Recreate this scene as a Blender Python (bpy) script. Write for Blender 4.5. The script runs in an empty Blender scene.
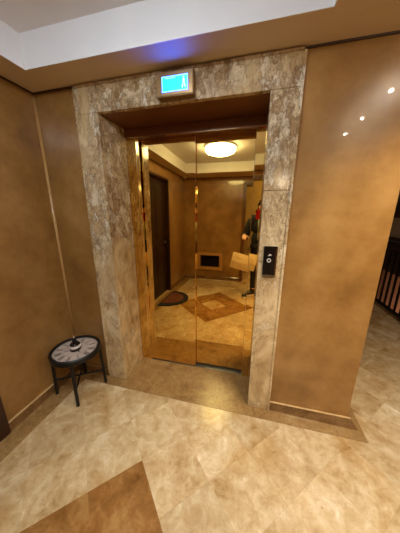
import bpy, bmesh, math, random
from math import sin, cos, pi, sqrt
from mathutils import Vector, Matrix
random.seed(4)
sc = bpy.context.scene
COL = sc.collection

# ------------------------------------------------------------------ helpers
def link(o, parent=None):
    COL.objects.link(o)
    if parent is not None:
        o.parent = parent
    return o

def tag(o, label=None, cat=None, group=None, kind=None):
    if label: o['label'] = label
    if cat: o['category'] = cat
    if group: o['group'] = group
    if kind: o['kind'] = kind
    return o

def thing(name, label, cat, loc=(0, 0, 0), rotz=0, group=None):
    o = bpy.data.objects.new(name, None)
    o.empty_display_size = .05
    o.location = loc
    o.rotation_euler = (0, 0, rotz)
    link(o)
    return tag(o, label, cat, group)

def obj(name, bm, mat, parent=None, smooth=False, loc=None, angle=None):
    me = bpy.data.meshes.new(name)
    bmesh.ops.recalc_face_normals(bm, faces=bm.faces[:])
    bm.to_mesh(me); bm.free()
    mats = mat if isinstance(mat, (list, tuple)) else [mat]
    for m in mats: me.materials.append(m)
    if smooth:
        for p in me.polygons: p.use_smooth = True
        if angle:
            try: me.set_sharp_from_angle(angle=angle)
            except Exception: pass
    o = bpy.data.objects.new(name, me)
    if loc is not None: o.location = loc
    return link(o, parent)

def struct(name, bm, mat, parent=None, **k):
    o = obj(name, bm, mat, parent, **k)
    if parent is None: o['kind'] = 'structure'
    return o

def box(bm, x0, y0, z0, x1, y1, z1, bevel=0, M=None, mi=0, seg=2):
    vs = [bm.verts.new((x, y, z)) for x in (x0, x1) for y in (y0, y1) for z in (z0, z1)]
    F = [(0, 1, 3, 2), (4, 6, 7, 5), (0, 4, 5, 1), (2, 3, 7, 6), (0, 2, 6, 4), (1, 5, 7, 3)]
    fs = [bm.faces.new([vs[i] for i in f]) for f in F]
    for f in fs: f.material_index = mi
    if M is not None:
        for v in vs: v.co = M @ v.co
    if bevel:
        es = list({e for f in fs for e in f.edges})
        bmesh.ops.bevel(bm, geom=es, offset=bevel, segments=seg, affect='EDGES', profile=.5)
    return bm

def B(*a, **k):
    return box(bmesh.new(), *a, **k)

def prism(bm, pts, a0, a1, axis='y', bevel=0):
    """closed outline pts extruded along an axis"""
    def P(p, a):
        if axis == 'y': return (p[0], a, p[1])
        if axis == 'x': return (a, p[0], p[1])
        return (p[0], p[1], a)
    A = [bm.verts.new(P(p, a0)) for p in pts]
    C = [bm.verts.new(P(p, a1)) for p in pts]
    n = len(pts)
    fs = [bm.faces.new(A), bm.faces.new(C[::-1])]
    for i in range(n):
        fs.append(bm.faces.new([A[i], A[(i + 1) % n], C[(i + 1) % n], C[i]]))
    if bevel:
        es = list({e for f in fs for e in f.edges})
        bmesh.ops.bevel(bm, geom=es, offset=bevel, segments=2, affect='EDGES')
    return bm

def lathe(bm, prof, n=32, c=(0, 0, 0), M=None):
    """prof = [(r, z)...] turned about z"""
    rings = []
    for r, z in prof:
        if r < 1e-5:
            rings.append([bm.verts.new((c[0], c[1], c[2] + z))])
        else:
            rings.append([bm.verts.new((c[0] + r * cos(2 * pi * i / n), c[1] + r * sin(2 * pi * i / n), c[2] + z)) for i in range(n)])
    for a, b in zip(rings, rings[1:]):
        for i in range(n):
            j = (i + 1) % n
            if len(a) == 1 and len(b) == 1: continue
            if len(a) == 1: bm.faces.new([a[0], b[i], b[j]])
            elif len(b) == 1: bm.faces.new([a[i], a[j], b[0]])
            else: bm.faces.new([a[i], a[j], b[j], b[i]])
    if M is not None:
        for r in rings:
            for v in r: v.co = M @ v.co
    return bm

def tube(bm, pts, r, n=10, r1=None, caps=True):
    pts = [Vector(p) for p in pts]
    rings = []
    m = len(pts)
    up = None
    for i, p in enumerate(pts):
        if i == 0: t = pts[1] - p
        elif i == m - 1: t = p - pts[i - 1]
        else: t = (pts[i + 1] - p).normalized() + (p - pts[i - 1]).normalized()
        t.normalize()
        if up is None:
            up = Vector((0, 0, 1)) if abs(t.z) < .9 else Vector((1, 0, 0))
        a = t.cross(up).normalized(); b = a.cross(t).normalized(); up = b
        rr = r if r1 is None else r + (r1 - r) * i / (m - 1)
        rings.append([bm.verts.new(p + a * rr * cos(2 * pi * k / n) + b * rr * sin(2 * pi * k / n)) for k in range(n)])
    for A, C in zip(rings, rings[1:]):
        for k in range(n):
            l = (k + 1) % n
            bm.faces.new([A[k], A[l], C[l], C[k]])
    if caps:
        bm.faces.new(rings[0]); bm.faces.new(rings[-1][::-1])
    return bm

def capsule(bm, p0, r0, p1, r1, n=14, m=4):
    p0 = Vector(p0); p1 = Vector(p1)
    d = p1 - p0; L = d.length
    q = Vector((0, 0, 1)).rotation_difference(d) if L > 1e-6 else Matrix.Identity(3).to_quaternion()
    prof = [(0, -r0)]
    for i in range(1, m): a = -pi / 2 + (pi / 2) * i / m; prof.append((r0 * cos(a), r0 * sin(a)))
    prof += [(r0, 0), (r1, L)]
    for i in range(1, m): a = (pi / 2) * i / m; prof.append((r1 * cos(a), L + r1 * sin(a)))
    prof.append((0, L + r1))
    lathe(bm, prof, n, M=Matrix.Translation(p0) @ q.to_matrix().to_4x4())

def ellipsoid(bm, c, r, M=None, n=18):
    T = Matrix.Translation(Vector(c)) @ (M.to_4x4() if M is not None else Matrix.Identity(4)) @ Matrix.Diagonal((r[0], r[1], r[2], 1))
    prof = [(cos(-pi / 2 + pi * i / 10) if 0 < i < 10 else 0, sin(-pi / 2 + pi * i / 10)) for i in range(11)]
    lathe(bm, prof, n, M=T)

def remeshed(name, bm, mat, parent, voxel, smooth=4, fac=.5):
    """fuse overlapping shapes into one continuous skin"""
    o = obj(name + '_raw', bm, mat)
    md = o.modifiers.new('r', 'REMESH'); md.mode = 'VOXEL'; md.voxel_size = voxel
    if smooth:
        s = o.modifiers.new('s', 'SMOOTH'); s.iterations = smooth; s.factor = fac
    dg = bpy.context.evaluated_depsgraph_get(); dg.update()
    me = bpy.data.meshes.new_from_object(o.evaluated_get(dg))
    me.name = name
    bpy.data.objects.remove(o)
    for p in me.polygons: p.use_smooth = True
    if not me.materials: me.materials.append(mat)
    r = bpy.data.objects.new(name, me)
    return link(r, parent)

# ------------------------------------------------------------------ materials
class N:
    def __init__(s, name):
        s.m = bpy.data.materials.new(name); s.m.use_nodes = True
        s.t = s.m.node_tree; s.b = s.t.nodes['Principled BSDF']
    def new(s, typ, **k):
        n = s.t.nodes.new(typ)
        for a, v in k.items():
            if a in n.inputs: n.inputs[a].default_value = v
            else: setattr(n, a, v)
        return n
    def ln(s, a, b): s.t.links.new(a, b)
    def coord(s): return s.new('ShaderNodeTexCoord').outputs['Object']
    def noise(s, scale, detail=4, rough=.55, dist=0, vec=None):
        n = s.new('ShaderNodeTexNoise')
        n.inputs['Scale'].default_value = scale; n.inputs['Detail'].default_value = detail
        n.inputs['Roughness'].default_value = rough; n.inputs['Distortion'].default_value = dist
        s.ln(vec if vec is not None else s.coord(), n.inputs['Vector'])
        return n
    def ramp(s, fac, stops):
        r = s.new('ShaderNodeValToRGB'); e = r.color_ramp.elements
        while len(e) < len(stops): e.new(.5)
        for i, (p, c) in enumerate(stops):
            e[i].position = p; e[i].color = (*c, 1) if len(c) == 3 else c
        s.ln(fac, r.inputs['Fac']); return r
    def mix(s, f, a, b, blend='MIX'):
        m = s.new('ShaderNodeMix'); m.data_type = 'RGBA'; m.blend_type = blend
        for v, i in ((f, 0), (a, 6), (b, 7)):
            if hasattr(v, 'links'): s.ln(v, m.inputs[i])
            else: m.inputs[i].default_value = v if i == 0 else (*v, 1)
        return m.outputs[2]
    def math(s, op, a, b=0., c=None):
        m = s.new('ShaderNodeMath'); m.operation = op
        for i, v in enumerate((a, b) if c is None else (a, b, c)):
            if hasattr(v, 'links'): s.ln(v, m.inputs[i])
            else: m.inputs[i].default_value = v
        return m.outputs[0]
    def bump(s, h, strength=.1, dist=.01):
        b = s.new('ShaderNodeBump'); b.inputs['Strength'].default_value = strength; b.inputs['Distance'].default_value = dist
        s.ln(h, b.inputs['Height']); s.ln(b.outputs[0], s.b.inputs['Normal']); return b
    def set(s, **k):
        for a, v in k.items():
            a = a.replace('_', ' ')
            i = s.b.inputs[a]
            i.default_value = (*v, 1) if isinstance(v, tuple) and len(v) == 3 else v
        return s

def lin(r, g, b):
    f = lambda c: (c / 255 / 12.92) if c <= 10 else ((c / 255 + .055) / 1.055) ** 2.4
    return (f(r), f(g), f(b))

def plain(name, col, rough=.5, metal=0, var=.12, scale=12, **k):
    n = N(name)
    ns = n.noise(scale, 3)
    d = tuple(c * (1 - var) for c in col); l = tuple(min(1, c * (1 + var)) for c in col)
    r = n.ramp(ns.outputs['Fac'], [(.3, d), (.7, l)])
    n.ln(r.outputs[0], n.b.inputs['Base Color'])
    n.set(Roughness=rough, Metallic=metal)
    for a, v in k.items(): n.set(**{a: v})
    return n.m

def plaster(name, dark, mid, light, rough=.3, seedoff=0):
    """polished cloudy plaster"""
    n = N(name)
    mp = n.new('ShaderNodeMapping'); mp.inputs['Location'].default_value = (seedoff, seedoff * .7, 0)
    n.ln(n.coord(), mp.inputs['Vector'])
    v = mp.outputs[0]
    a = n.noise(1.6, 4, .6, 0, v); b = n.noise(6, 4, .6, 0, v); c = n.noise(30, 2, .6, 0, v)
    f = n.math('MULTIPLY_ADD', b.outputs['Fac'], .45, n.math('MULTIPLY', a.outputs['Fac'], .7))
    f = n.math('MULTIPLY_ADD', c.outputs['Fac'], .1, f)
    r = n.ramp(f, [(.40, dark), (.60, mid), (.80, light)])
    n.ln(r.outputs[0], n.b.inputs['Base Color'])
    rr = n.math('MULTIPLY_ADD', a.outputs['Fac'], .2, rough - .08)
    n.ln(rr, n.b.inputs['Roughness'])
    h = n.noise(4, 1, .4, 0, v).outputs['Fac']
    n.bump(h, .10, .03)
    n.set(Coat_Weight=.3, Coat_Roughness=.03)
    return n.m

def marble(name, base, light, brown, scale=1., rough=.16, vein=.5, stretch=(1, 1, 1)):
    """brecciated travertine-like marble with brown blotches and thin pale veins"""
    n = N(name)
    mp = n.new('ShaderNodeMapping'); mp.inputs['Scale'].default_value = stretch
    n.ln(n.coord(), mp.inputs['Vector']); v = mp.outputs[0]
    a = n.noise(4.5 * scale, 8, .65, 1.2, v)
    b = n.noise(16 * scale, 8, .7, 1.8, v)
    c = n.noise(55 * scale, 4, .6, .4, v)
    r1 = n.ramp(a.outputs['Fac'], [(.3, brown), (.47, base), (.7, light)])
    k = n.ramp(b.outputs['Fac'], [(.36, (1, 1, 1)), (.46, (0, 0, 0))])
    m1 = n.mix(n.math('MULTIPLY', k.outputs[0], vein), r1.outputs[0], brown)
    d = n.math('ABSOLUTE', n.math('SUBTRACT', n.noise(6 * scale, 6, .6, 2.5, v).outputs['Fac'], .5))
    ve = n.ramp(d, [(0, (1, 1, 1)), (.022, (0, 0, 0))])
    m2 = n.mix(n.math('MULTIPLY', ve.outputs[0], .45), m1, light)
    m3 = n.mix(.25, m2, n.ramp(c.outputs['Fac'], [(.3, brown), (.65, light)]).outputs[0])
    n.ln(m3, n.b.inputs['Base Color'])
    n.set(Roughness=rough)
    return n.m

def breccia():
    """surround marble: pale chips in a net of brown veins, with calmer streaked passages"""
    n = N('breccia_marble')
    mp = n.new('ShaderNodeMapping'); mp.inputs['Scale'].default_value = (1, 1, .6)
    n.ln(n.coord(), mp.inputs['Vector']); v = mp.outputs[0]
    w = n.noise(9, 5, .6, 0, v)
    dv = n.new('ShaderNodeVectorMath'); dv.operation = 'SCALE'; n.ln(w.outputs['Color'], dv.inputs[0]); dv.inputs['Scale'].default_value = .34
    av = n.new('ShaderNodeVectorMath'); av.operation = 'ADD'; n.ln(v, av.inputs[0]); n.ln(dv.outputs[0], av.inputs[1])
    P = av.outputs[0]
    def vor(scale, feat):
        o = n.new('ShaderNodeTexVoronoi'); o.feature = feat; o.inputs['Scale'].default_value = scale; n.ln(P, o.inputs['Vector']); return o
    chip = vor(15, 'F1'); net = vor(15, 'DISTANCE_TO_EDGE'); net2 = vor(38, 'DISTANCE_TO_EDGE')
    sp = n.new('ShaderNodeSeparateColor'); n.ln(chip.outputs['Color'], sp.inputs[0])
    chips = n.ramp(sp.outputs[0], [(.0, lin(160, 130, 92)), (.35, lin(194, 166, 126)), (.7, lin(216, 196, 160)), (1., lin(234, 224, 202))])
    calm = n.ramp(n.noise(5, 8, .62, 1.4, v).outputs['Fac'], [(.3, lin(152, 122, 80)), (.5, lin(194, 166, 122)), (.7, lin(218, 198, 160))])
    sz = n.new('ShaderNodeSeparateXYZ'); n.ln(n.coord(), sz.inputs[0])
    up = n.math('MULTIPLY_ADD', sz.outputs[2], .11, -.14)          # the slabs over the lift are the most broken ones
    msk = n.ramp(n.math('ADD', n.noise(3.2, 5, .6, .8, v).outputs['Fac'], up), [(.42, (0, 0, 0)), (.62, (1, 1, 1))])
    blot = n.ramp(n.noise(11, 6, .7, 1.0, v).outputs['Fac'], [(.52, (0, 0, 0)), (.62, (1, 1, 1))])
    c = n.mix(n.math('MULTIPLY', msk.outputs[0], .75), calm.outputs[0], chips.outputs[0])
    v1 = n.ramp(net.outputs['Distance'], [(0, (1, 1, 1)), (.16, (0, 0, 0))])
    v2 = n.ramp(net2.outputs['Distance'], [(0, (1, 1, 1)), (.14, (0, 0, 0))])
    c = n.mix(n.math('MULTIPLY', n.math('MULTIPLY', v1.outputs[0], msk.outputs[0]), .6), c, lin(92, 62, 34))
    c = n.mix(n.math('MULTIPLY', n.math('MULTIPLY', blot.outputs[0], msk.outputs[0]), .5), c, lin(100, 70, 38))
    c = n.mix(n.math('MULTIPLY', n.math('MULTIPLY', v2.outputs[0], msk.outputs[0]), .4), c, lin(104, 74, 44))
    d = n.math('ABSOLUTE', n.math('SUBTRACT', n.noise(3.2, 6, .6, 2.5, v).outputs['Fac'], .5))
    c = n.mix(n.math('MULTIPLY', n.ramp(d, [(0, (1, 1, 1)), (.02, (0, 0, 0))]).outputs[0], .5), c, lin(112, 80, 48))
    n.ln(c, n.b.inputs['Base Color'])
    n.set(Roughness=.14)
    return n.m

def glow(name, col, strength):
    n = N(name)
    n.set(Base_Color=col, Emission_Color=col, Emission_Strength=strength, Roughness=.3)
    return n.m

def floor_material():
    """marble laid on the diagonal in .425 m squares with a brown ring of tiles round a pale one"""
    n = N('diagonal_marble_tiles')
    sep = n.new('ShaderNodeSeparateXYZ'); n.ln(n.coord(), sep.inputs[0])
    x, y = sep.outputs[0], sep.outputs[1]
    S = .425
    u = n.math('DIVIDE', n.math('ADD', n.math('ADD', x, y), 1.145), S)
    v = n.math('DIVIDE', n.math('ADD', n.math('SUBTRACT', x, y), .02), S)
    iu, iv = n.math('FLOOR', u), n.math('FLOOR', v)
    fu, fv = n.math('FRACT', u), n.math('FRACT', v)
    cb = n.new('ShaderNodeCombineXYZ'); n.ln(iu, cb.inputs[0]); n.ln(iv, cb.inputs[1])
    wn = n.new('ShaderNodeTexWhiteNoise'); wn.noise_dimensions = '2D'; n.ln(cb.outputs[0], wn.inputs['Vector'])
    # every slab is cut from another place in the block
    off = n.new('ShaderNodeVectorMath'); off.operation = 'SCALE'; n.ln(wn.outputs['Color'], off.inputs[0]); off.inputs['Scale'].default_value = 7
    ad = n.new('ShaderNodeVectorMath'); ad.operation = 'ADD'; n.ln(n.coord(), ad.inputs[0]); n.ln(off.outputs[0], ad.inputs[1])
    P = ad.outputs[0]
    a = n.noise(2.6, 7, .6, .5, P); b = n.noise(13, 8, .7, .5, P); c = n.noise(42, 4, .6, .3, P)
    f = n.math('MULTIPLY_ADD', b.outputs['Fac'], .5, n.math('MULTIPLY', a.outputs['Fac'], .5))
    pale = n.ramp(f, [(.34, lin(148, 114, 72)), (.43, lin(182, 154, 112)), (.54, lin(204, 182, 146)), (.66, lin(226, 212, 186))])
    brown = n.ramp(f, [(.34, lin(106, 68, 28)), (.5, lin(144, 102, 54)), (.64, lin(174, 136, 84))])
    tone = n.ramp(wn.outputs['Value'], [(0, (.80, .76, .68)), (.35, (.93, .91, .86)), (1, (1.08, 1.08, 1.08))])
    pale_t = n.mix(1., pale.outputs[0], tone.outputs[0], 'MULTIPLY')
    # ring of tiles
    inu = n.math('MULTIPLY', n.math('GREATER_THAN', u, -3.), n.math('LESS_THAN', u, 0.))
    inv = n.math('MULTIPLY', n.math('GREATER_THAN', v, 0.), n.math('LESS_THAN', v, 3.))
    big = n.math('MULTIPLY', inu, inv)
    cu = n.math('MULTIPLY', n.math('GREATER_THAN', u, -2.), n.math('LESS_THAN', u, -1.))
    cv = n.math('MULTIPLY', n.math('GREATER_THAN', v, 1.), n.math('LESS_THAN', v, 2.))
    ring = n.math('SUBTRACT', big, n.math('MULTIPLY', cu, cv))
    col = n.mix(ring, pale_t, brown.outputs[0])
    # warm iron stains and small dark pits
    st = n.ramp(n.noise(2.1, 5, .6, .8).outputs['Fac'], [(.48, (1, 1, 1)), (.68, (.82, .70, .52))])
    col = n.mix(1., col, st.outputs[0], 'MULTIPLY')
    pit = n.ramp(c.outputs['Fac'], [(.26, (.62, .56, .48)), (.36, (1, 1, 1))])
    col = n.mix(.8, col, pit.outputs[0], 'MULTIPLY')
    vd = n.math('ABSOLUTE', n.math('SUBTRACT', n.noise(3.5, 6, .6, 2.2, P).outputs['Fac'], .5))
    col = n.mix(n.math('MULTIPLY', n.ramp(vd, [(0, (1, 1, 1)), (.012, (0, 0, 0))]).outputs[0], .2), col, lin(138, 104, 66))
    # joints
    def edge(fr): return n.math('MINIMUM', fr, n.math('SUBTRACT', 1., fr))
    e = n.math('MINIMUM', edge(fu), edge(fv))
    j = n.math('LESS_THAN', e, .003)
    col = n.mix(n.math('MULTIPLY', j, .3), col, lin(140, 108, 72))
    n.ln(col, n.b.inputs['Base Color'])
    n.ln(n.math('MULTIPLY_ADD', b.outputs['Fac'], .2, .14), n.b.inputs['Roughness'])
    n.bump(n.noise(2.5, 3).outputs['Fac'], .05, .02)
    return n.m

M = {}
M['floor'] = floor_material()
M['wall'] = plaster('brown_polished_plaster', lin(112, 76, 34), lin(140, 100, 50), lin(164, 124, 70))
M['wall_r'] = M['wall']
M['soffit'] = plain('cream_ceiling_paint', lin(206, 184, 148), .6, var=.03, scale=3)
M['white'] = plain('white_ceiling_paint', lin(226, 224, 224), .55, var=.03, scale=4)
M['frame'] = breccia()
M['base'] = marble('brown_marble', lin(112, 80, 46), lin(146, 112, 72), lin(76, 50, 26), 1.2, .12, .5)
M['strip'] = marble('border_marble', lin(140, 106, 62), lin(168, 136, 90), lin(100, 68, 34), .9, .27, .45)

def gold_mirror(name, col, rough=.012):
    n = N(name)
    n.set(Base_Color=col, Metallic=1.0, Roughness=rough)
    h = n.noise(1.3, 1)
    n.bump(h.outputs['Fac'], .012, .02)
    return n.m
M['gold'] = gold_mirror('gold_mirror_steel', (.85, .56, .165))
M['gold_edge'] = plain('polished_gold_edge', (.95, .78, .45), .12, 1, .04)
M['bronze'] = plain('dark_bronze_lining', lin(118, 70, 36), .3, .35, .15, 5)
M['darkgap'] = plain('dark_metal_groove', lin(40, 28, 18), .4, .6)
M['sill'] = plain('grooved_aluminium_sill', lin(150, 140, 122), .3, 1, .08)
M['black_metal'] = plain('black_lacquered_metal', lin(14, 11, 10), .45, .2, .2)
M['wood'] = plain('dark_stained_wood', lin(52, 27, 15), .35, 0, .3, 9)
M['door_dark'] = plain('dark_brown_door_leaf', lin(40, 23, 14), .3, 0, .25, 6)
M['pale_lamp'] = glow('opal_lamp_glass', (.80, .91, 1.0), 50)
M['spot_glass'] = glow('spot_bulb', (1.0, .88, .70), 1000)
M['chrome'] = plain('brushed_nickel', lin(190, 180, 165), .25, 1, .05)

# ------------------------------------------------------------------ the room
XL, XR, YF, H = -1.574, .737, -2.704, 2.305
TX0, TX1, TY0, TY1, TH = -1.368, .263, -.2075, -2.193, .172
OX0, OX1, OZ = -1.053, .0415, 2.132          # opening in the lift wall
BACK = .50                                    # depth of the lift wall
HX, HY = 3.3, 6.0                             # stair hall

# floor: one slab, with the stairwell cut out past the railing
bm = bmesh.new()
box(bm, XL - .3, -4.2, -.15, 2.12, HY, 0)
struct('floor', bm, M['floor'])
# border strips of darker marble let into the floor round the lobby
bm = bmesh.new()
T = .003
prism(bm, [(XL + .005, .0), (XL + .15, -.10), (.835, -.10), (XR, .0)], 0, T, 'z')
struct('trim_1', bm, M['strip'])
bm = bmesh.new()
prism(bm, [(XL + .005, 0.0), (XL + .15, -.10), (XL + .15, YF + .1), (XL + .005, YF)], 0, T, 'z')
struct('trim_2', bm, M['strip'])
bm = bmesh.new()
box(bm, OX0, -.0, 0, OX1, .36, .004)
struct('trim_3', bm, M['strip'])                # threshold slab in the lift opening
bm = bmesh.new()
prism(bm, [(XR, 0), (.835, -.10), (.835, 4.), (XR, 4.)], 0, T, 'z')
struct('trim_4', bm, M['strip'])

# lift wall with its opening
bm = bmesh.new()
box(bm, XL - .2, 0, 0, OX0 - .04, BACK, H)
box(bm, OX1 + .04, 0, 0, XR, BACK, H)
box(bm, OX0 - .04, 0, OZ + .04, OX1 + .04, BACK, H)
struct('wall_back', bm, M['wall'])
bm = bmesh.new()
box(bm, XR - .2, BACK, 0, XR, HY, H)
struct('wall_shaft', bm, M['wall'])
# side wall with the dark door
DY0, DY1, DZ = -.72, -1.74, 2.10
bm = bmesh.new()
box(bm, XL - .2, DY0, 0, XL, 0, H)
box(bm, XL - .2, YF, 0, XL, DY1, H)
box(bm, XL - .2, DY1, DZ, XL, DY0, H)
struct('wall_left', bm, M['wall'])
# wall opposite the lift, with a niche
NX0, NX1, NZ0, NZ1 = -1.20, -.74, .30, .58
WX = -.215
bm = bmesh.new()
box(bm, XL - .2, YF - .25, 0, NX0, YF, H)
box(bm, NX1, YF - .25, 0, WX, YF, H)
box(bm, NX0, YF - .25, 0, NX1, YF, NZ0)
box(bm, NX0, YF - .25, NZ1, NX1, YF, H)
box(bm, WX, YF - .25, 2.16, 2.3, YF, H)
box(bm, NX0 - .01, YF - .30, NZ0 - .01, NX1 + .01, YF - .25, NZ1 + .01)
struct('wall_front', bm, M['wall'])
bm = bmesh.new()
box(bm, XL, -4.2, 0, 2.3, -4.05, H)
M['olive'] = plaster('pale_olive_plaster', lin(190, 172, 116), lin(206, 190, 136), lin(218, 204, 156), .35, 3)
struct('wall_corridor', bm, M['olive'])
bm = bmesh.new()
box(bm, 2.12, -4.2, 0, 2.3, 1.25, H)
struct('wall_right', bm, M['wall'])

# ceiling: cream soffit with a white tray
bm = bmesh.new()
E = .25
def slab(x0, y0, x1, y1, z0, z1, mi): box(bm, x0, y0, z0, x1, y1, z1, mi=mi)
slab(XL - .2, TY0, HX, HY, H, H + E, 0)
slab(XL - .2, -4.2, HX, TY1, H, H + E, 0)
slab(XL - .2, TY1, TX0, TY0, H, H + E, 0)
slab(TX1, TY1, HX, TY0, H, H + E, 0)
slab(TX0, TY1, TX1, TY0, H + TH, H + E, 1)
t = .004                                                      # painted tray faces
box(bm, TX0, TY0 - t, H - .001, TX1, TY0, H + TH, mi=1)
box(bm, TX0, TY1, H - .001, TX1, TY1 + t, H + TH, mi=1)
box(bm, TX0, TY1, H - .001, TX0 + t, TY0, H + TH, mi=1)
box(bm, TX1 - t, TY1, H - .001, TX1, TY0, H + TH, mi=1)
struct('ceiling', bm, [M['soffit'], M['white']])
# dark shadow-gap moulding where wall meets soffit
M['gap'] = plain('dark_brown_cornice', lin(58, 36, 20), .5)
def cornice(name, x0, y0, x1, y1): struct(name, B(x0, y0, H - .009, x1, y1, H), M['gap'])
cornice('trim_5', XL, -.009, XR + .009, 0)
cornice('trim_6', XL, YF, XL + .009, -.009)
cornice('trim_7', XL + .009, YF, 2.12, YF + .009)

# skirting of brown marble
def skirt(name, pts, a0, a1, axis): return struct(name, prism(bmesh.new(), pts, a0, a1, axis), M['base'])
bm = bmesh.new()
bx0, bx1 = .1959 + .002, XR
vs = [(bx0, -.012, .003), (.803, -.026, .003), (.803, .0, .003), (bx0, 0, .003),
      (bx0, -.012, .078), (bx1 + .012, -.012, .078), (bx1 + .012, 0, .078), (bx0, 0, .078)]
V = [bm.verts.new(p) for p in vs]
for f in [(0, 1, 2, 3), (4, 5, 6, 7), (0, 1, 5, 4), (1, 2, 6, 5), (2, 3, 7, 6), (3, 0, 4, 7)]: bm.faces.new([V[i] for i in f])
struct('baseboard_back', bm, M['base'])
# pale bead painting the highlight along the top edge of the skirting
M['bead'] = plain('skirting_highlight', lin(190, 156, 108), .2, 0, .1)
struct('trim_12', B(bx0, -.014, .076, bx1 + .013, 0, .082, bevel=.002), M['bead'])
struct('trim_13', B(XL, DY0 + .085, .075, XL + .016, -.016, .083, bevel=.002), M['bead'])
# rounded corner bead, coloured paler than the walls to draw its highlight line
bm = bmesh.new(); tube(bm, [(XL + .004, -.004, .08), (XL + .004, -.004, H - .014)], .010, 12)
struct('trim_14', bm, plaster('corner_highlight_plaster', lin(150, 112, 62), lin(176, 134, 80), lin(190, 150, 96), .3, 2), smooth=True)
SK = [(0, .003), (.014, .003), (.014, .072), (.008, .08), (0, .08)]
struct('baseboard_shaft', prism(bmesh.new(), [(XR + a, z) for a, z in SK], 0.0, HY, 'y'), M['base'])
struct('baseboard_left', prism(bmesh.new(), [(XL + a, z) for a, z in SK], DY0 + .085, -.014, 'y'), M['base'])
struct('baseboard_corner', prism(bmesh.new(), [(-a, z) for a, z in SK], XL, -1.218, 'x'), M['base'])
struct('baseboard_side', prism(bmesh.new(), [(XL + a, z) for a, z in SK], YF, DY1 - .032, 'y'), M['base'])
struct('baseboard_front', prism(bmesh.new(), [(YF + a, z) for a, z in SK], XL + .014, WX - .05, 'x'), M['base'])

# ------------------------------------------------------------------ lift entrance: marble surround
FX0, FX1, FZ = -1.216, .196, 2.29
fr = thing('trim_8', None, None); fr['kind'] = 'structure'
y0 = -.016
bm = B(FX0, y0, 0.003, OX0, .30, OZ, bevel=.003); obj('marble_jamb', bm, M['frame'], fr)
bm = B(OX1, y0, 0.003, FX1, .30, 1.62, bevel=.003); obj('marble_jamb', bm, M['frame'], fr)
bm = B(OX1, y0, 1.622, FX1, .30, OZ, bevel=.003); obj('marble_jamb', bm, M['frame'], fr)
bm = B(FX0, y0, OZ + .001, FX0 + .17, .02, FZ, bevel=.003); obj('marble_lintel', bm, M['frame'], fr)
bm = B(FX0 + .172, y0, OZ + .001, FX1, .02, FZ, bevel=.003); obj('marble_lintel', bm, M['frame'], fr)
# thin raised fillet round the outer edge
bm = bmesh.new()
box(bm, FX1 - .006, y0 - .006, .003, FX1 + .008, 0, FZ + .006)
box(bm, FX0 - .008, y0 - .006, FZ - .004, FX1 + .008, 0, FZ + .008)
box(bm, FX0 - .008, y0 - .006, .003, FX0 + .004, 0, FZ + .006)
obj('fillet', bm, M['frame'], fr)
# brown soffit lining of the recess
obj('head_lining', B(OX0, .02, OZ + .001, OX1, .36, OZ + .03, bevel=.002), M['bronze'], fr)

# ------------------------------------------------------------------ lift doors
TILT = -.0147
dr = thing('door_1', 'gold mirrored two leaf lift door in the marble surround', 'lift door', (0, 0, 0)); dr['kind'] = 'structure'
JL, SEAM, JR, DT = -.945, -.476, -.024, 2.066
def leaf(name, x0, x1, y, z0, z1):
    bm = B(x0, 0, z0, x1, .022, z1, bevel=.0025)
    # the leaves lean back very slightly
    for v in bm.verts: v.co.y += y + (v.co.z - 1.1) * math.tan(-TILT)
    return obj(name, bm, M['gold'], dr)
leaf('door_panel', JL - .05, SEAM, .318, .016, DT + .02)
leaf('door_panel', SEAM - .06, JR + .06, .346, .034, DT + .02)
bm = B(SEAM - .002, .3165, .018, SEAM, .3195, DT + .02)
for v in bm.verts: v.co.y += (v.co.z - 1.1) * math.tan(-TILT)
obj('panel_edge', bm, M['gold_edge'], dr)
# folded gold jambs
bm = prism(bmesh.new(), [(OX0 + .001, .3015), (OX0 + .085, .299), (JL, .300), (JL, .314), (OX0 + .001, .314)], .004, DT, 'z')
obj('door_jamb', bm, M['gold'], dr)
bm = bmesh.new(); tube(bm, [(OX0 + .085, .299, .004), (OX0 + .085, .299, DT)], .002, 6); tube(bm, [(JL, .3015, .004), (JL, .3015, DT)], .001, 6)
obj('jamb_bead', bm, M['gold_edge'], dr)
bm = prism(bmesh.new(), [(JR, .299), (OX1 - .001, .2986), (OX1 - .001, .33), (JR, .33)], .004, DT, 'z')
obj('door_jamb', bm, M['gold'], dr)
bm = bmesh.new(); tube(bm, [(JR, .299, .004), (JR, .299, DT)], .002, 6)
obj('jamb_bead', bm, M['gold_edge'], dr)
obj('header', B(OX0, .285, DT, OX1, .40, OZ, bevel=.002), M['bronze'], dr)
obj('header_bead', B(OX0, .2825, DT - .003, OX1, .29, DT + .003), M['gold_edge'], dr)
bm = bmesh.new()
box(bm, JL, .300, .0, JR, .42, .006)
for k in range(4): box(bm, JL, .306 + k * .016, .006, JR, .314 + k * .016, .011)
obj('door_sill', bm, M['sill'], dr)
obj('shaft_back', B(OX0, .43, 0, OX1, .45, OZ), M['darkgap'], dr)

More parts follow.
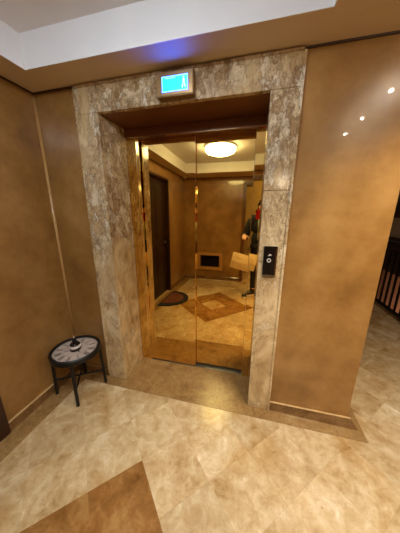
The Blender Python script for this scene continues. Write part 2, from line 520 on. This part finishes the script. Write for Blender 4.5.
# ------------------------------------------------------------------ lit sign over the lift
sg = thing('lift_sign', 'metal cased sign with glowing cyan screen mounted over the lift', 'sign', (-.489, -.016, 2.204))
W2, H2 = .111, .061
bm = bmesh.new()
box(bm, -W2, -.046, -H2, W2, 0, H2, bevel=.003)
obj('case', bm, plain('champagne_metal', lin(150, 120, 82), .32, .75, .06), sg)
bm = bmesh.new()
for a in ((-W2 + .006, H2 - .024, W2 - .006, H2 - .006), (-W2 + .006, -H2 + .006, W2 - .006, -H2 + .022), (-W2 + .006, -H2 + .022, -W2 + .034, H2 - .024), (W2 - .032, -H2 + .022, W2 - .006, H2 - .024)):
    box(bm, a[0], -.050, a[1], a[2], -.046, a[3])
obj('bezel', bm, plain('champagne_bezel', lin(165, 134, 92), .28, .8, .06), sg)
scr = obj('screen', B(-W2 + .034, -.0485, -H2 + .022, W2 - .032, -.0462, H2 - .024), glow('cyan_screen', (.001, .085, 1.0), 24), sg)
# white border line, caption bar and figure over an arrow
bm = bmesh.new()
sx0, sx1, sz0, sz1 = -W2 + .036, W2 - .034, -H2 + .024, H2 - .026
for a in ((sx0, sz0, sx1, sz0 + .002), (sx0, sz1 - .002, sx1, sz1), (sx0, sz0, sx0 + .002, sz1), (sx1 - .002, sz0, sx1, sz1), (sx0 + .02, sz1 - .010, sx0 + .08, sz1 - .008)):
    box(bm, a[0], -.0495, a[1], a[2], -.0484, a[3])
cx = sx1 - .022
def pl(pts): prism(bm, [(cx + a, b) for a, b in pts], -.0495, -.0484, 'y')
pl([(-.004, .020), (.004, .020), (.004, .028), (-.004, .028)])
pl([(-.007, .016), (.007, .016), (.005, -.002), (-.005, -.002)])
pl([(-.006, -.003), (-.001, -.003), (-.006, -.026), (-.013, -.026)])
pl([(.001, -.003), (.006, -.003), (.013, -.026), (.006, -.026)])
obj('pictogram', bm, glow('pale_screen_marks', (.55, .85, 1.0), 1.4), sg)

# ------------------------------------------------------------------ call panel on the marble
cp = thing('lift_call_panel', 'dark metal lift call plate with round button on marble surround', 'call panel', (.1125, -.016, 1.19))
obj('plate', B(-.041, -.014, -.098, .041, 0, .098, bevel=.003), plain('black_glass_plate', lin(26, 17, 12), .15, .1, .2), cp)
obj('side_trim', B(.030, -.0158, -.085, .039, -.013, .09), plain('brown_trim', lin(84, 50, 26), .25, .5), cp)
bm = bmesh.new(); 
Rx = Matrix.Translation((-.006, -.014, .008)) @ Matrix.Rotation(pi / 2, 4, 'X')
lathe(bm, [(.0075, 0), (.0075, .004), (.0135, .004), (.0135, 0)], 24, M=Rx)
obj('button_ring', bm, plain('lit_button_ring', lin(205, 196, 182), .25, .3), cp, smooth=True, angle=.6)
bm = bmesh.new(); lathe(bm, [(0, .003), (.0074, .003), (.0074, 0)], 20, M=Rx)
obj('button', bm, M['black_metal'], cp)
bm = bmesh.new(); prism(bm, [(-.014, .038), (-.004, .050), (.008, .044), (.005, .038), (-.003, .042), (-.010, .036)], -.0155, -.0139, 'y')
obj('arrow', bm, plain('arrow_mark', lin(190, 180, 165), .3), cp)
obj('bottom_strip', B(-.040, -.0165, -.097, .040, -.0135, -.088), M['chrome'], cp)

# ------------------------------------------------------------------ clock side table
TC = (-1.370, -.190)
ta = thing('side_table', 'low round black metal side table with a clock face top', 'table', (TC[0], TC[1], 0.003))
TR, TZ = .187, .388
bm = bmesh.new()
lathe(bm, [(TR - .022, -.006), (TR - .022, .012), (TR - .010, .018), (TR, .010), (TR, -.026), (TR - .010, -.030), (TR - .022, -.006)], 56, (0, 0, TZ))
obj('rim', bm, M['black_metal'], ta, smooth=True, angle=.7)
bm = bmesh.new(); lathe(bm, [(0, -.012), (TR - .014, -.012), (TR - .014, 0), (0, 0)], 56, (0, 0, TZ))
nface = len(bm.faces)
def stroke(ax, ay, bx, by, w, M2):
    a = Vector((ax, ay)); b = Vector((bx, by)); d = (b - a).normalized(); n = Vector((-d.y, d.x)) * w / 2
    pts = [a + n, b + n, b - n, a - n]
    vs = []
    for z in (TZ, TZ + .0012):
        for p in pts:
            q = M2 @ Vector((p.x, p.y, 0)); vs.append(bm.verts.new((q.x, q.y, z)))
    for f in ((0, 1, 2, 3), (4, 5, 6, 7), (0, 1, 5, 4), (1, 2, 6, 5), (2, 3, 7, 6), (3, 0, 4, 7)): bm.faces.new([vs[i] for i in f])
ROM = ['XII', 'I', 'II', 'III', 'IIII', 'V', 'VI', 'VII', 'VIII', 'IX', 'X', 'XI']
for h, s in enumerate(ROM):
    R2 = Matrix.Rotation(-h * pi / 6 + .35, 3, 'Z')
    wd = {'I': .008, 'V': .017, 'X': .017}
    tot = sum(wd[c] for c in s); px = -tot / 2
    for c in s:
        w = wd[c]; a0, a1 = .100, .148
        if c == 'I': stroke(px + w / 2, a0, px + w / 2, a1, .0038, R2)
        elif c == 'V': stroke(px + .002, a1, px + w / 2, a0, .0042, R2); stroke(px + w - .002, a1, px + w / 2, a0, .002, R2)
        else: stroke(px + .002, a1, px + w - .002, a0, .0042, R2); stroke(px + w - .002, a1, px + .002, a0, .002, R2)
        px += w
for r0, r1 in ((.156, .158), (.090, .0915)):
    lathe(bm, [(r0, TZ), (r0, TZ + .001), (r1, TZ + .001), (r1, TZ), (r0, TZ)], 56)
bm.faces.ensure_lookup_table()
for f in bm.faces[nface:]: f.material_index = 1
face = obj('clock_face', bm, [plain('aged_clock_paper', lin(188, 170, 156), .22, 0, .12, 18), plain('faded_black_print', lin(44, 36, 33), .4)], ta)
bm = bmesh.new()
stroke(0, -.02, .0, .085, .006, Matrix.Rotation(2.3, 3, 'Z')); stroke(0, -.02, .0, .06, .008, Matrix.Rotation(-1.9, 3, 'Z'))
obj('hands', bm, M['black_metal'], face)
angs = [math.atan2(-.112, -.168) + k * pi / 2 for k in range(4)]
for a in angs:
    bm = bmesh.new()
    t0 = Vector((cos(a) * .178, sin(a) * .178, TZ - .022)); t1 = Vector((cos(a) * .189, sin(a) * .189, .0))
    tube(bm, [t0, t1], .0125, 8)
    lathe(bm, [(0, 0), (.013, 0), (.013, .008), (.010, .010), (0, .010)], 12, (t1.x, t1.y, 0))
    obj('leg', bm, M['black_metal'], ta, smooth=True, angle=.7)
for k in range(2):
    a = angs[k]
    bm = bmesh.new(); z = .135
    p = Vector((cos(a) * .183, sin(a) * .183, z))
    tube(bm, [p, Vector((0, 0, z - .0 + k * .0)), Vector((-p.x, -p.y, z))], .0075, 8)
    obj('stretcher', bm, M['black_metal'], ta, smooth=True, angle=.7)

# bottle on the table
bt = thing('pump_bottle', 'small dark pump bottle with white label on clock table', 'bottle', (TC[0] + .004, TC[1] - .004, TZ + .0045))
bm = bmesh.new(); lathe(bm, [(0, 0), (.034, 0), (.040, .004), (.041, .03), (.040, .050), (.031, .062), (.014, .068), (.014, .076), (0, .076)], 28)
obj('body', bm, plain('dark_amber_glass', lin(22, 13, 10), .12, 0, .2), bt, smooth=True, angle=.9)
bm = bmesh.new(); lathe(bm, [(.0405, .028), (.0416, .028), (.0410, .050), (.0396, .050), (.0405, .028)], 28)
obj('label', bm, plain('white_bottle_label', lin(222, 214, 204), .4, 0, .05), bt, smooth=True, angle=.9)
bm = bmesh.new(); lathe(bm, [(0, .076), (.017, .076), (.017, .090), (.006, .094), (.005, .104), (0, .104)], 20)
tube(bm, [(0, 0, .103), (-.003, -.004, .108), (-.018, -.022, .106)], .005, 8)
obj('pump', bm, M['black_metal'], bt, smooth=True, angle=.8)
bm = bmesh.new(); lathe(bm, [(0, .110), (.005, .109), (.006, .113), (.002, .128), (0, .129)], 14)
obj('nozzle_tip', bm, plain('ivory_tip', lin(228, 214, 186), .4), bt, smooth=True)

# ------------------------------------------------------------------ dark door in the side wall
d2 = thing('door_2', 'dark brown wooden door in the side wall', 'door'); d2['kind'] = 'structure'
bm = bmesh.new()
box(bm, XL - .01, DY0 - .0, 0.003, XL + .022, DY0 + .085, DZ + .03, bevel=.004)
box(bm, XL - .06, DY1 - .03, 0.003, XL + .012, DY1 + .008, DZ + .03, bevel=.004)
box(bm, XL - .06, DY1, DZ - .008, XL + .012, DY0, DZ + .03, bevel=.004)
obj('casing', bm, M['wood'], d2)
bm = B(XL - .10, DY1 + .002, .005, XL - .06, DY0 - .002, DZ)
for k in range(2):
    for z0, z1 in ((.15, .95), (1.1, 1.95)):
        ya = DY1 + .10 + k * .40
        box(bm, XL - .061, ya, z0, XL - .052, ya + .32, z1, bevel=.003)
obj('door_leaf', bm, M['door_dark'], d2)
bm = bmesh.new(); tube(bm, [(XL - .06, DY1 + .06, 1.0), (XL - .02, DY1 + .06, 1.0), (XL - .02, DY1 + .17, 1.0)], .009, 8)
obj('door_handle', bm, M['chrome'], d2, smooth=True)

# half-round doormat in front of it
mt = thing('doormat', 'half round doormat with black edge and reddish brown centre', 'doormat', (XL + .065, -1.33, .003))
def half(r0, r1, z0, z1, ex=1.0):
    bm = bmesh.new(); n = 28
    outer = [(r1 * ex * sin(pi * i / n), -r1 * cos(pi * i / n)) for i in range(n + 1)]
    prism(bm, outer, z0, z1, 'z'); return bm
bm = half(0, .375, .0, .012, 1.12)
bmat = N('ribbed_black_rubber'); nz = bmat.noise(90, 2); bmat.ln(bmat.ramp(nz.outputs['Fac'], [(.3, lin(14, 12, 12)), (.7, lin(34, 30, 28))]).outputs[0], bmat.b.inputs['Base Color']); bmat.set(Roughness=.8)
ob = obj('border', bm, bmat.m, mt); ob.location.x = .018
cm = N('reddish_coir'); nz = cm.noise(26, 5, .7); cm.ln(cm.ramp(nz.outputs['Fac'], [(.3, lin(70, 34, 22)), (.55, lin(104, 52, 32)), (.75, lin(126, 78, 48))]).outputs[0], cm.b.inputs['Base Color']); cm.set(Roughness=.9)
ob = obj('centre', half(0, .265, .012, .017, 1.12), cm.m, mt); ob.location.x = .05

# ------------------------------------------------------------------ niche frame and grille in the opposite wall
vg = thing('wall_grille', 'dark recessed grille with brass coloured frame low in the wall', 'grille', ((NX0 + NX1) / 2, YF, (NZ0 + NZ1) / 2))
w, h = (NX1 - NX0) / 2, (NZ1 - NZ0) / 2
bm = bmesh.new()
for a in ((-w - .07, -h - .07, w + .07, -h), (-w - .07, h, w + .07, h + .07), (-w - .07, -h, -w, h), (w, -h, w + .07, h)):
    box(bm, a[0], .0, a[1], a[2], .02, a[3], bevel=.003)
obj('grille_frame', bm, plain('brass_brown_frame', lin(196, 150, 86), .35, .3, .1), vg)
bm = bmesh.new(); box(bm, -w, -.10, -h, w, -.09, h)
obj('back_plate', bm, plain('plate_black', lin(24, 20, 14), .6), vg)  # near-black plate closing the niche behind the slats
for k in range(9):
    z = -h + .02 + k * (2 * h - .04) / 8
    obj('grille_slat', B(-w, -.085, z - .002, w, -.055, z + .002), plain('slat_dark', lin(52, 42, 26), .4, .5) if k == 0 else bpy.data.materials['slat_dark'], vg)

# opening at the end of that wall: dark casing
bm = bmesh.new()
box(bm, WX - .05, YF - .26, 0.003, WX + .02, YF + .02, 2.16, bevel=.004)
box(bm, WX - .05, YF - .26, 2.13, 2.1, YF + .02, 2.20, bevel=.004)
struct('trim_9', bm, plain('casing_brown', lin(98, 60, 30), .35, 0, .2))

# dome camera at the soffit corner
sc_ = thing('ceiling_camera', 'small white dome security camera under the soffit corner', 'camera', (XL + .06, YF + .13, H))
bm = bmesh.new(); lathe(bm, [(0, 0), (.045, 0), (.045, -.022), (.034, -.03), (0, -.03)], 24); obj('housing', bm, plain('white_plastic', lin(222, 214, 196), .35, 0, .03), sc_, smooth=True, angle=.6)
bm = bmesh.new(); lathe(bm, [(.033, -.029), (.031, -.045), (.02, -.058), (0, -.063)], 20); obj('dome', bm, plain('smoked_dome', lin(120, 110, 96), .1), sc_, smooth=True)

# ------------------------------------------------------------------ lamps
LX, LY = -.55, -1.27
la = thing('ceiling_lamp', 'round opal glass ceiling lamp glowing in the white tray', 'lamp', (LX, LY, H + TH))
bm = bmesh.new(); lathe(bm, [(0, 0), (.235, 0), (.235, -.022), (.222, -.026), (0, -.026)], 48); obj('base', bm, M['white'], la, smooth=True, angle=.6)
bm = bmesh.new(); lathe(bm, [(.22, -.0262), (.222, -.055), (.205, -.082), (.15, -.104), (.07, -.114), (0, -.116)], 48)
obj('shade', bm, M['pale_lamp'], la, smooth=True)

spots = [(.846, -.55), (.865, -1.008), (.879, -1.42)]
SPL = ['recessed ceiling spotlight nearest the lift wall', 'recessed ceiling spotlight in the middle of the row of three', 'recessed ceiling spotlight farthest from the lift wall']
sp0 = None
for i, (x, y) in enumerate(spots):
    if i == 0:
        s = thing('ceiling_spotlight', SPL[0], 'spotlight', (x, y, H), 0, 'recessed spotlights beside the tray')
        bm = bmesh.new(); lathe(bm, [(.012, 0), (.048, 0), (.046, -.006), (.020, -.006), (.012, -.004), (.012, 0)], 32); obj('trim_ring', bm, M['chrome'], s, smooth=True, angle=.6)
        bm = bmesh.new(); lathe(bm, [(.013, -.006), (.011, -.013), (.006, -.0165), (0, -.0175)], 20); obj('bulb', bm, M['spot_glass'], s, smooth=True)
        sp0 = s
    else:
        s = sp0.copy(); COL.objects.link(s); s.location = (x, y, H); s['label'] = SPL[i]
        for ch in list(sp0.children):
            c = ch.copy(); COL.objects.link(c); c.parent = s

# ------------------------------------------------------------------ stair hall beyond the wall
rl = thing('stair_railing', 'black metal stair railing beyond the end of the wall', 'railing', (2.05, 1.3, 0))
L = 3.6
obj('handrail', B(-.03, 0, 1.01, .03, L, 1.07, bevel=.008), M['black_metal'], rl)
obj('mid_rail', B(-.012, 0, .92, .012, L, .945), M['black_metal'], rl)
obj('bottom_rail', B(-.018, 0, .06, .018, L, .10), M['black_metal'], rl)
m = int(L / .125)
bm = B(-.011, -.011, .08, .011, .011, .935)
b0 = obj('baluster', bm, M['black_metal'], rl); b0.location.y = .06
for k in range(1, m):
    b = b0.copy(); COL.objects.link(b); b.parent = rl; b.location.y = .06 + k * .125
for y in (0.02, L / 2 + .012, L - .02):
    obj('newel_post', B(-.025, y - .025, 0, .025, y + .025, 1.02), M['black_metal'], rl)
bm = bmesh.new()
box(bm, HX, 1.25, -3.0, HX + .15, HY, .06)
struct('wall_stair', bm, plaster('stair_plaster_pink', lin(150, 100, 74), lin(176, 124, 94), lin(190, 140, 110), .5, 5))
bm = B(HX - .01, 1.25, .06, HX + .15, HY, .90)
struct('trim_10', bm, plain('dark_wall_band', lin(34, 24, 18), .5))  # dark band between the pink and grey parts of the stair wall
bm = B(HX, 1.25, .90, HX + .15, HY, 1.36)
struct('wall_hall', bm, plain('grey_paint', lin(140, 128, 112), .6))
bm = B(HX - .02, 1.25, 1.36, HX + .15, HY, H + .25)
struct('trim_11', bm, plain('black_wall_band', lin(16, 14, 14), .3))  # near-black band over the grey one, up to the ceiling
bm = bmesh.new(); box(bm, XR - .2, HY, -3, HX + .15, HY + .15, H + .25); box(bm, 2.12, 1.1, -3, HX + .15, 1.25, H)
struct('wall_end', bm, M['wall'])
struct('floor_landing', B(2.12, 1.25, -3.1, HX, HY, -3.0), M['strip'])

# ------------------------------------------------------------------ the person taking the photograph
pr = thing('person', 'person in black jacket photographing with a red phone before the lift', 'person', (0, 0, 0.0))
skin = N('skin'); nz = skin.noise(30, 3); skin.ln(skin.ramp(nz.outputs['Fac'], [(.3, lin(196, 148, 120)), (.7, lin(216, 170, 142))]).outputs[0], skin.b.inputs['Base Color']); skin.set(Roughness=.5)
def fabric(name, c, sc_=60): return plain(name, c, .85, 0, .25, sc_)
blackf, trouf, tee = fabric('black_jacket_cloth', lin(22, 20, 21)), fabric('black_trouser_cloth', lin(20, 19, 22)), fabric('grey_green_knit', lin(150, 154, 132))
PX, PY = .125, -1.78
sh = {-1: Vector((PX - .175, PY + .01, 1.375)), 1: Vector((PX + .175, PY + .01, 1.375))}
el = {-1: Vector((-.150, PY - .02, 1.105)), 1: Vector((.335, PY + .14, 1.11))}
wr = {-1: Vector((-.150, -1.575, 1.165)), 1: Vector((.108, -1.545, 1.345))}
hip = {-1: Vector((PX - .09, PY, .90)), 1: Vector((PX + .09, PY, .90))}
kn = {-1: Vector((PX - .095, PY + .045, .49)), 1: Vector((PX + .105, PY + .03, .49))}
an = {-1: Vector((PX - .105, PY + .03, .085)), 1: Vector((PX + .125, PY, .085))}
td = {-1: Vector((-.85, .55, 0)).normalized(), 1: Vector((.3, .95, 0)).normalized()}
HC = Vector((PX - .005, PY + .055, 1.575))
Rh = (Matrix.Rotation(-.12, 3, 'X') @ Matrix.Identity(3))
def hd(x, y, z): return HC + Rh @ Vector((x, y, z))
FWD = Vector((sin(-.2477) * cos(.2572), cos(-.2477) * cos(.2572), -sin(.2572)))
CAM = Vector((0, -1.4007, 1.5))
RGT = Vector((cos(-.2477), -sin(-.2477), 0)).normalized()
UPV = RGT.cross(FWD)
PH = CAM - FWD * .022 + RGT * .022 - UPV * .055          # phone centre (lens sits at the camera)

bm = bmesh.new()
# torso and neck
ellipsoid(bm, (PX, PY, 1.25), (.155, .105, .17)); ellipsoid(bm, (PX, PY, 1.06), (.135, .095, .15)); ellipsoid(bm, (PX, PY - .01, .92), (.165, .115, .12))
capsule(bm, (PX - .11, PY, 1.365), .062, (PX + .11, PY, 1.365), .062)
capsule(bm, (PX, PY, 1.36), .062, (PX, PY + .03, 1.50), .054)
# head with nose, chin, brow, lips, ears
ellipsoid(bm, hd(0, -.015, .035), (.076, .094, .085), Rh); ellipsoid(bm, hd(0, .018, -.045), (.056, .066, .070), Rh)
capsule(bm, hd(0, .083, .012), .009, hd(0, .103, -.022), .014); ellipsoid(bm, hd(0, .062, -.098), (.026, .02, .02), Rh)
ellipsoid(bm, hd(0, .084, -.056), (.022, .010, .006), Rh); ellipsoid(bm, hd(0, .083, -.067), (.020, .010, .007), Rh)
for s in (-1, 1):
    ellipsoid(bm, hd(.078 * s, -.005, -.01), (.012, .022, .032), Rh)
    ellipsoid(bm, hd(.032 * s, .070, .030), (.024, .012, .009), Rh)
    ellipsoid(bm, hd(.034 * s, .044, -.028), (.036, .036, .042), Rh)
    capsule(bm, sh[s], .050, el[s], .040); capsule(bm, el[s], .040, wr[s], .027)
    capsule(bm, hip[s], .088, kn[s], .057); capsule(bm, kn[s], .057, an[s], .040)
    ellipsoid(bm, kn[s] * .65 + an[s] * .35 + Vector((0, -.02, 0)), (.052, .055, .11))
    capsule(bm, an[s] - Vector((0, 0, .035)), .042, an[s] + td[s] * .15 - Vector((0, 0, .05)), .03)
# hands: palm, four fingers and a thumb
def hand(root, d, nrm, side, curl, lens=(.070, .078, .072, .058)):
    d = d.normalized(); nrm = (nrm - d * nrm.dot(d)).normalized(); sv = d.cross(nrm) * side
    B3 = Matrix((sv, d, nrm)).transposed()
    ellipsoid(bm, root + d * .045, (.040, .052, .016), B3)
    for i in range(4):
        p = root + d * .082 + sv * (-.030 + .020 * i); q = Vector(d); a = 0
        for j, f in enumerate((.45, .32, .23)):
            a += curl * (.6, 1., .8)[j]
            dirv = d * cos(a) + nrm * sin(a)
            e = p + dirv * lens[i] * f
            capsule(bm, p, .0088 - .0009 * j, e, .0081 - .0009 * j, 8, 3); p = e
    p = root + d * .022 - sv * .034
    a1 = (d * .55 - sv * .75 + nrm * .35).normalized(); e = p + a1 * .04
    capsule(bm, p, .0125, e, .010, 8, 3)
    a2 = (d * .75 - sv * .15 + nrm * .65).normalized(); capsule(bm, e, .010, e + a2 * .032, .008, 8, 3)
LH = wr[-1]; hand(LH, Vector((.05, .9, -.25)), Vector((0, -.2, -1)), 1, .85)
gp = PH + RGT * .040 - UPV * .03 - FWD * .03
hand(wr[1], gp - wr[1], (PH - wr[1]).cross(Vector((1, 0, 0))) * -1 - RGT, -1, .45)
body = remeshed('body', bm, skin.m, pr, .0055, 5, .5)

for s in (-1, 1):
    bm = bmesh.new(); ellipsoid(bm, hd(.032 * s, .073, .010), (.0115, .0105, .0085), Rh, 16); obj('eye', bm, plain('eye_white', lin(232, 226, 220), .2, 0, .02) if s < 0 else bpy.data.materials['eye_white'], body, smooth=True)
    bm = bmesh.new(); ellipsoid(bm, hd(.032 * s, .081, .008), (.0055, .0045, .0055), Rh, 14); obj('iris', bm, plain('iris_brown', lin(40, 24, 14), .15) if s < 0 else bpy.data.materials['iris_brown'], body, smooth=True)
hairm = N('dark_hair'); wv = hairm.noise(120, 3, .6, 1); hairm.ln(hairm.ramp(wv.outputs['Fac'], [(.35, lin(16, 11, 9)), (.7, lin(46, 33, 25))]).outputs[0], hairm.b.inputs['Base Color']); hairm.set(Roughness=.5)
bm = bmesh.new()
ellipsoid(bm, hd(0, -.030, .052), (.088, .100, .088), Rh); ellipsoid(bm, hd(0, -.075, -.04), (.078, .055, .10), Rh)
for s in (-1, 1):
    capsule(bm, hd(.078 * s, -.02, .04), .028, hd(.086 * s, -.035, -.09), .022); ellipsoid(bm, hd(.035 * s, .025, .088), (.052, .062, .036), Rh)
remeshed('hair', bm, hairm.m, body, .007, 8)
# trousers
bm = bmesh.new()
ellipsoid(bm, (PX, PY - .005, .95), (.182, .134, .15)); ellipsoid(bm, (PX, PY, .86), (.12, .118, .09))
for s in (-1, 1):
    capsule(bm, hip[s], .099, kn[s], .068); capsule(bm, kn[s], .068, an[s] + Vector((0, 0, .09)), .052)
remeshed('trousers', bm, trouf, pr, .009, 4)
# shirt
bm = bmesh.new()
ellipsoid(bm, (PX, PY, 1.25), (.166, .117, .175)); ellipsoid(bm, (PX, PY, 1.05), (.152, .112, .16)); capsule(bm, (PX - .10, PY, 1.36), .069, (PX + .10, PY, 1.36), .069)
capsule(bm, (PX, PY, 1.38), .066, (PX, PY + .012, 1.43), .062); capsule(bm, sh[-1] + Vector((.03, 0, 0)), .058, sh[-1] + Vector((-.005, 0, -.06)), .055)
remeshed('shirt', bm, tee, pr, .009, 3)
# open jacket
bm = bmesh.new()
ellipsoid(bm, (PX, PY - .008, 1.25), (.185, .132, .185)); ellipsoid(bm, (PX, PY - .005, 1.03), (.180, .135, .19)); capsule(bm, (PX - .12, PY, 1.365), .078, (PX + .12, PY, 1.365), .078)
ellipsoid(bm, (PX, PY - .005, .90), (.192, .142, .13))
for s in (-1, 1):
    capsule(bm, sh[s], .070, el[s], .058); capsule(bm, el[s], .058, el[s].lerp(wr[s], .88), .046)
jk = remeshed('jacket', bm, blackf, pr, .009, 4)
bm = bmesh.new(); bm.from_mesh(jk.data)
kill = [f for f in bm.faces if (abs(f.calc_center_median().x - PX) < .085 + .03 * max(0, (f.calc_center_median().z - 1.2)) and f.calc_center_median().y > PY + .03)
        or (f.calc_center_median().z > 1.40 and (f.calc_center_median() - Vector((PX, PY + .01, f.calc_center_median().z))).length < .085)
        or f.calc_center_median().z < .80]
bmesh.ops.delete(bm, geom=kill, context='FACES'); bm.to_mesh(jk.data); bm.free()
sd = jk.modifiers.new('thick', 'SOLIDIFY'); sd.thickness = .006; sd.offset = 1
for s in (-1, 1):
    bm = bmesh.new()
    a = an[s]; h_ = a - td[s] * .05
    capsule(bm, Vector((h_.x, h_.y, .062)), .042, Vector((a.x, a.y, .062)) + td[s] * .02, .045)
    capsule(bm, Vector((a.x, a.y, .055)), .043, Vector((a.x, a.y, .045)) + td[s] * .15, .035)
    capsule(bm, a, .050, a + Vector((0, 0, .03)), .050)
    shoe = remeshed('shoe', bm, plain('black_leather', lin(18, 16, 16), .4) if s < 0 else bpy.data.materials['black_leather'], pr, .006, 3)
    bm = bmesh.new(); Rz = Matrix.Translation((a.x, a.y, .004)) @ Vector((0, 1, 0)).rotation_difference(td[s]).to_matrix().to_4x4()
    out = [(-.040, -.085), (0, -.097), (.040, -.085), (.046, .02), (.046, .12), (.03, .178), (0, .19), (-.03, .178), (-.046, .12), (-.046, .02)]
    prism(bm, out, 0, .024, 'z', bevel=.004)
    for v in bm.verts: v.co = Rz @ v.co
    obj('sole', bm, plain('white_rubber', lin(206, 198, 184), .6, 0, .05) if s < 0 else bpy.data.materials['white_rubber'], shoe)

# red phone held up to take the picture
ph = thing('phone', 'red cased phone held up by the person', 'phone', PH)
Mp = Matrix((RGT, FWD, UPV)).transposed()
ph.rotation_euler = Mp.to_euler()
obj('case', B(-.037, -.0045, -.075, .037, .0035, .075, bevel=.003), plain('red_phone_case', lin(196, 20, 30), .35, 0, .05), ph)
obj('display', B(-.034, -.0056, -.071, .034, -.0044, .071), plain('phone_glass', lin(18, 18, 22), .08), ph)
obj('camera_bump', B(-.032, .0034, .040, -.012, .0062, .070, bevel=.002), M['black_metal'], ph)

# tan paper bag hanging from the other hand
bg = thing('paper_bag', 'flat tan paper carrier bag hanging from the hand of the person', 'bag', (-.115, -1.50, .845))
bg.rotation_euler = (0, .22, 0)
kraft = N('tan_kraft_paper'); nz = kraft.noise(14, 5); kraft.ln(kraft.ramp(nz.outputs['Fac'], [(.3, lin(196, 168, 122)), (.7, lin(218, 194, 150))]).outputs[0], kraft.b.inputs['Base Color']); kraft.set(Roughness=.7)
bm = bmesh.new(); w, hh, dd = .20, .27, .045
rings = []
for z, k, e in ((0, .35, 1.0), (-.06, .7, 1.0), (-.15, 1, 1.), (-hh, 1, 1.)):
    rings.append([bm.verts.new(p) for p in ((-w * e, -dd * k, z), (0, -dd * k * 1.15, z), (w * e, -dd * k, z), (w * e * .97, 0, z), (w * e, dd * k, z), (0, dd * k * 1.15, z), (-w * e, dd * k, z), (-w * e * .97, 0, z))])
for a, b in zip(rings, rings[1:]):
    for i in range(8): bm.faces.new([a[i], a[(i + 1) % 8], b[(i + 1) % 8], b[i]])
bm.faces.new(rings[-1])
obj('bag_body', bm, kraft.m, bg)
for s in (-1, 1):
    bm = bmesh.new()
    top = Matrix.Rotation(-.22, 3, 'Y') @ Vector((-.012, .008 , .275))
    a = Vector((-.055, s * .014, -.012)); b = Vector((.055, s * .014, -.012)); c = Vector((top.x, s * .006 , top.z))
    tube(bm, [a, a.lerp(c, .5) + Vector((-.006, 0, 0)), c, b.lerp(c, .5) + Vector((.006, 0, 0)), b], .0028, 6)
    obj('handle', bm, plain('twisted_cord', lin(84, 66, 44), .8) if s < 0 else bpy.data.materials['twisted_cord'], bg, smooth=True)

# ------------------------------------------------------------------ unseen point lights added to brighten the stair hall and railing
def point(name, loc, col, w, r=.06):
    l = bpy.data.lights.new(name, 'POINT'); l.energy = w; l.color = col; l.shadow_soft_size = r
    o = bpy.data.objects.new(name, l); o.location = loc; link(o); return o
point('stair_fill', (2.75, 3.2, -1.1), (1., .72, .52), 40)
point('hall_fill', (1.6, 3.4, 2.1), (1., .80, .56), 9)
for (x, y) in spots:
    l = bpy.data.lights.new('downlight', 'SPOT'); l.energy = 72; l.color = (1., .88, .70); l.shadow_soft_size = .02
    l.spot_size = math.radians(125); l.spot_blend = .8
    o = bpy.data.objects.new('downlight', l); o.location = (x, y, H - .03); link(o)
point('corridor_light', (.5, -3.5, 2.1), (1., .82, .58), 10)

# ------------------------------------------------------------------ world, camera, colour management
w = bpy.data.worlds.new('dim_interior'); sc.world = w; w.use_nodes = True
w.node_tree.nodes['Background'].inputs[0].default_value = (.9, .75, .55, 1)
w.node_tree.nodes['Background'].inputs[1].default_value = .02
cam = bpy.data.cameras.new('camera'); co = bpy.data.objects.new('camera', cam); link(co)
cam.sensor_fit = 'HORIZONTAL'; cam.sensor_width = 36; cam.lens = 209.5758 / 400 * 36
cam.clip_start = .005; cam.clip_end = 60
roll = .0013
R1 = RGT * cos(roll) + UPV * sin(roll); U1 = -RGT * sin(roll) + UPV * cos(roll)
co.matrix_world = Matrix.Translation(CAM) @ Matrix((R1, U1, -FWD)).transposed().to_4x4()
sc.camera = co
vs_ = sc.view_settings
sc.display_settings.display_device = 'sRGB'
vs_.view_transform = 'Standard'; vs_.look = 'None'; vs_.gamma = 1; vs_.use_curve_mapping = False
vs_.exposure = 0.0
try:
    sc.cycles.use_denoising = True
    sc.cycles.max_bounces = 12; sc.cycles.diffuse_bounces = 6; sc.cycles.glossy_bounces = 8
    sc.cycles.sample_clamp_indirect = 12
except Exception: pass
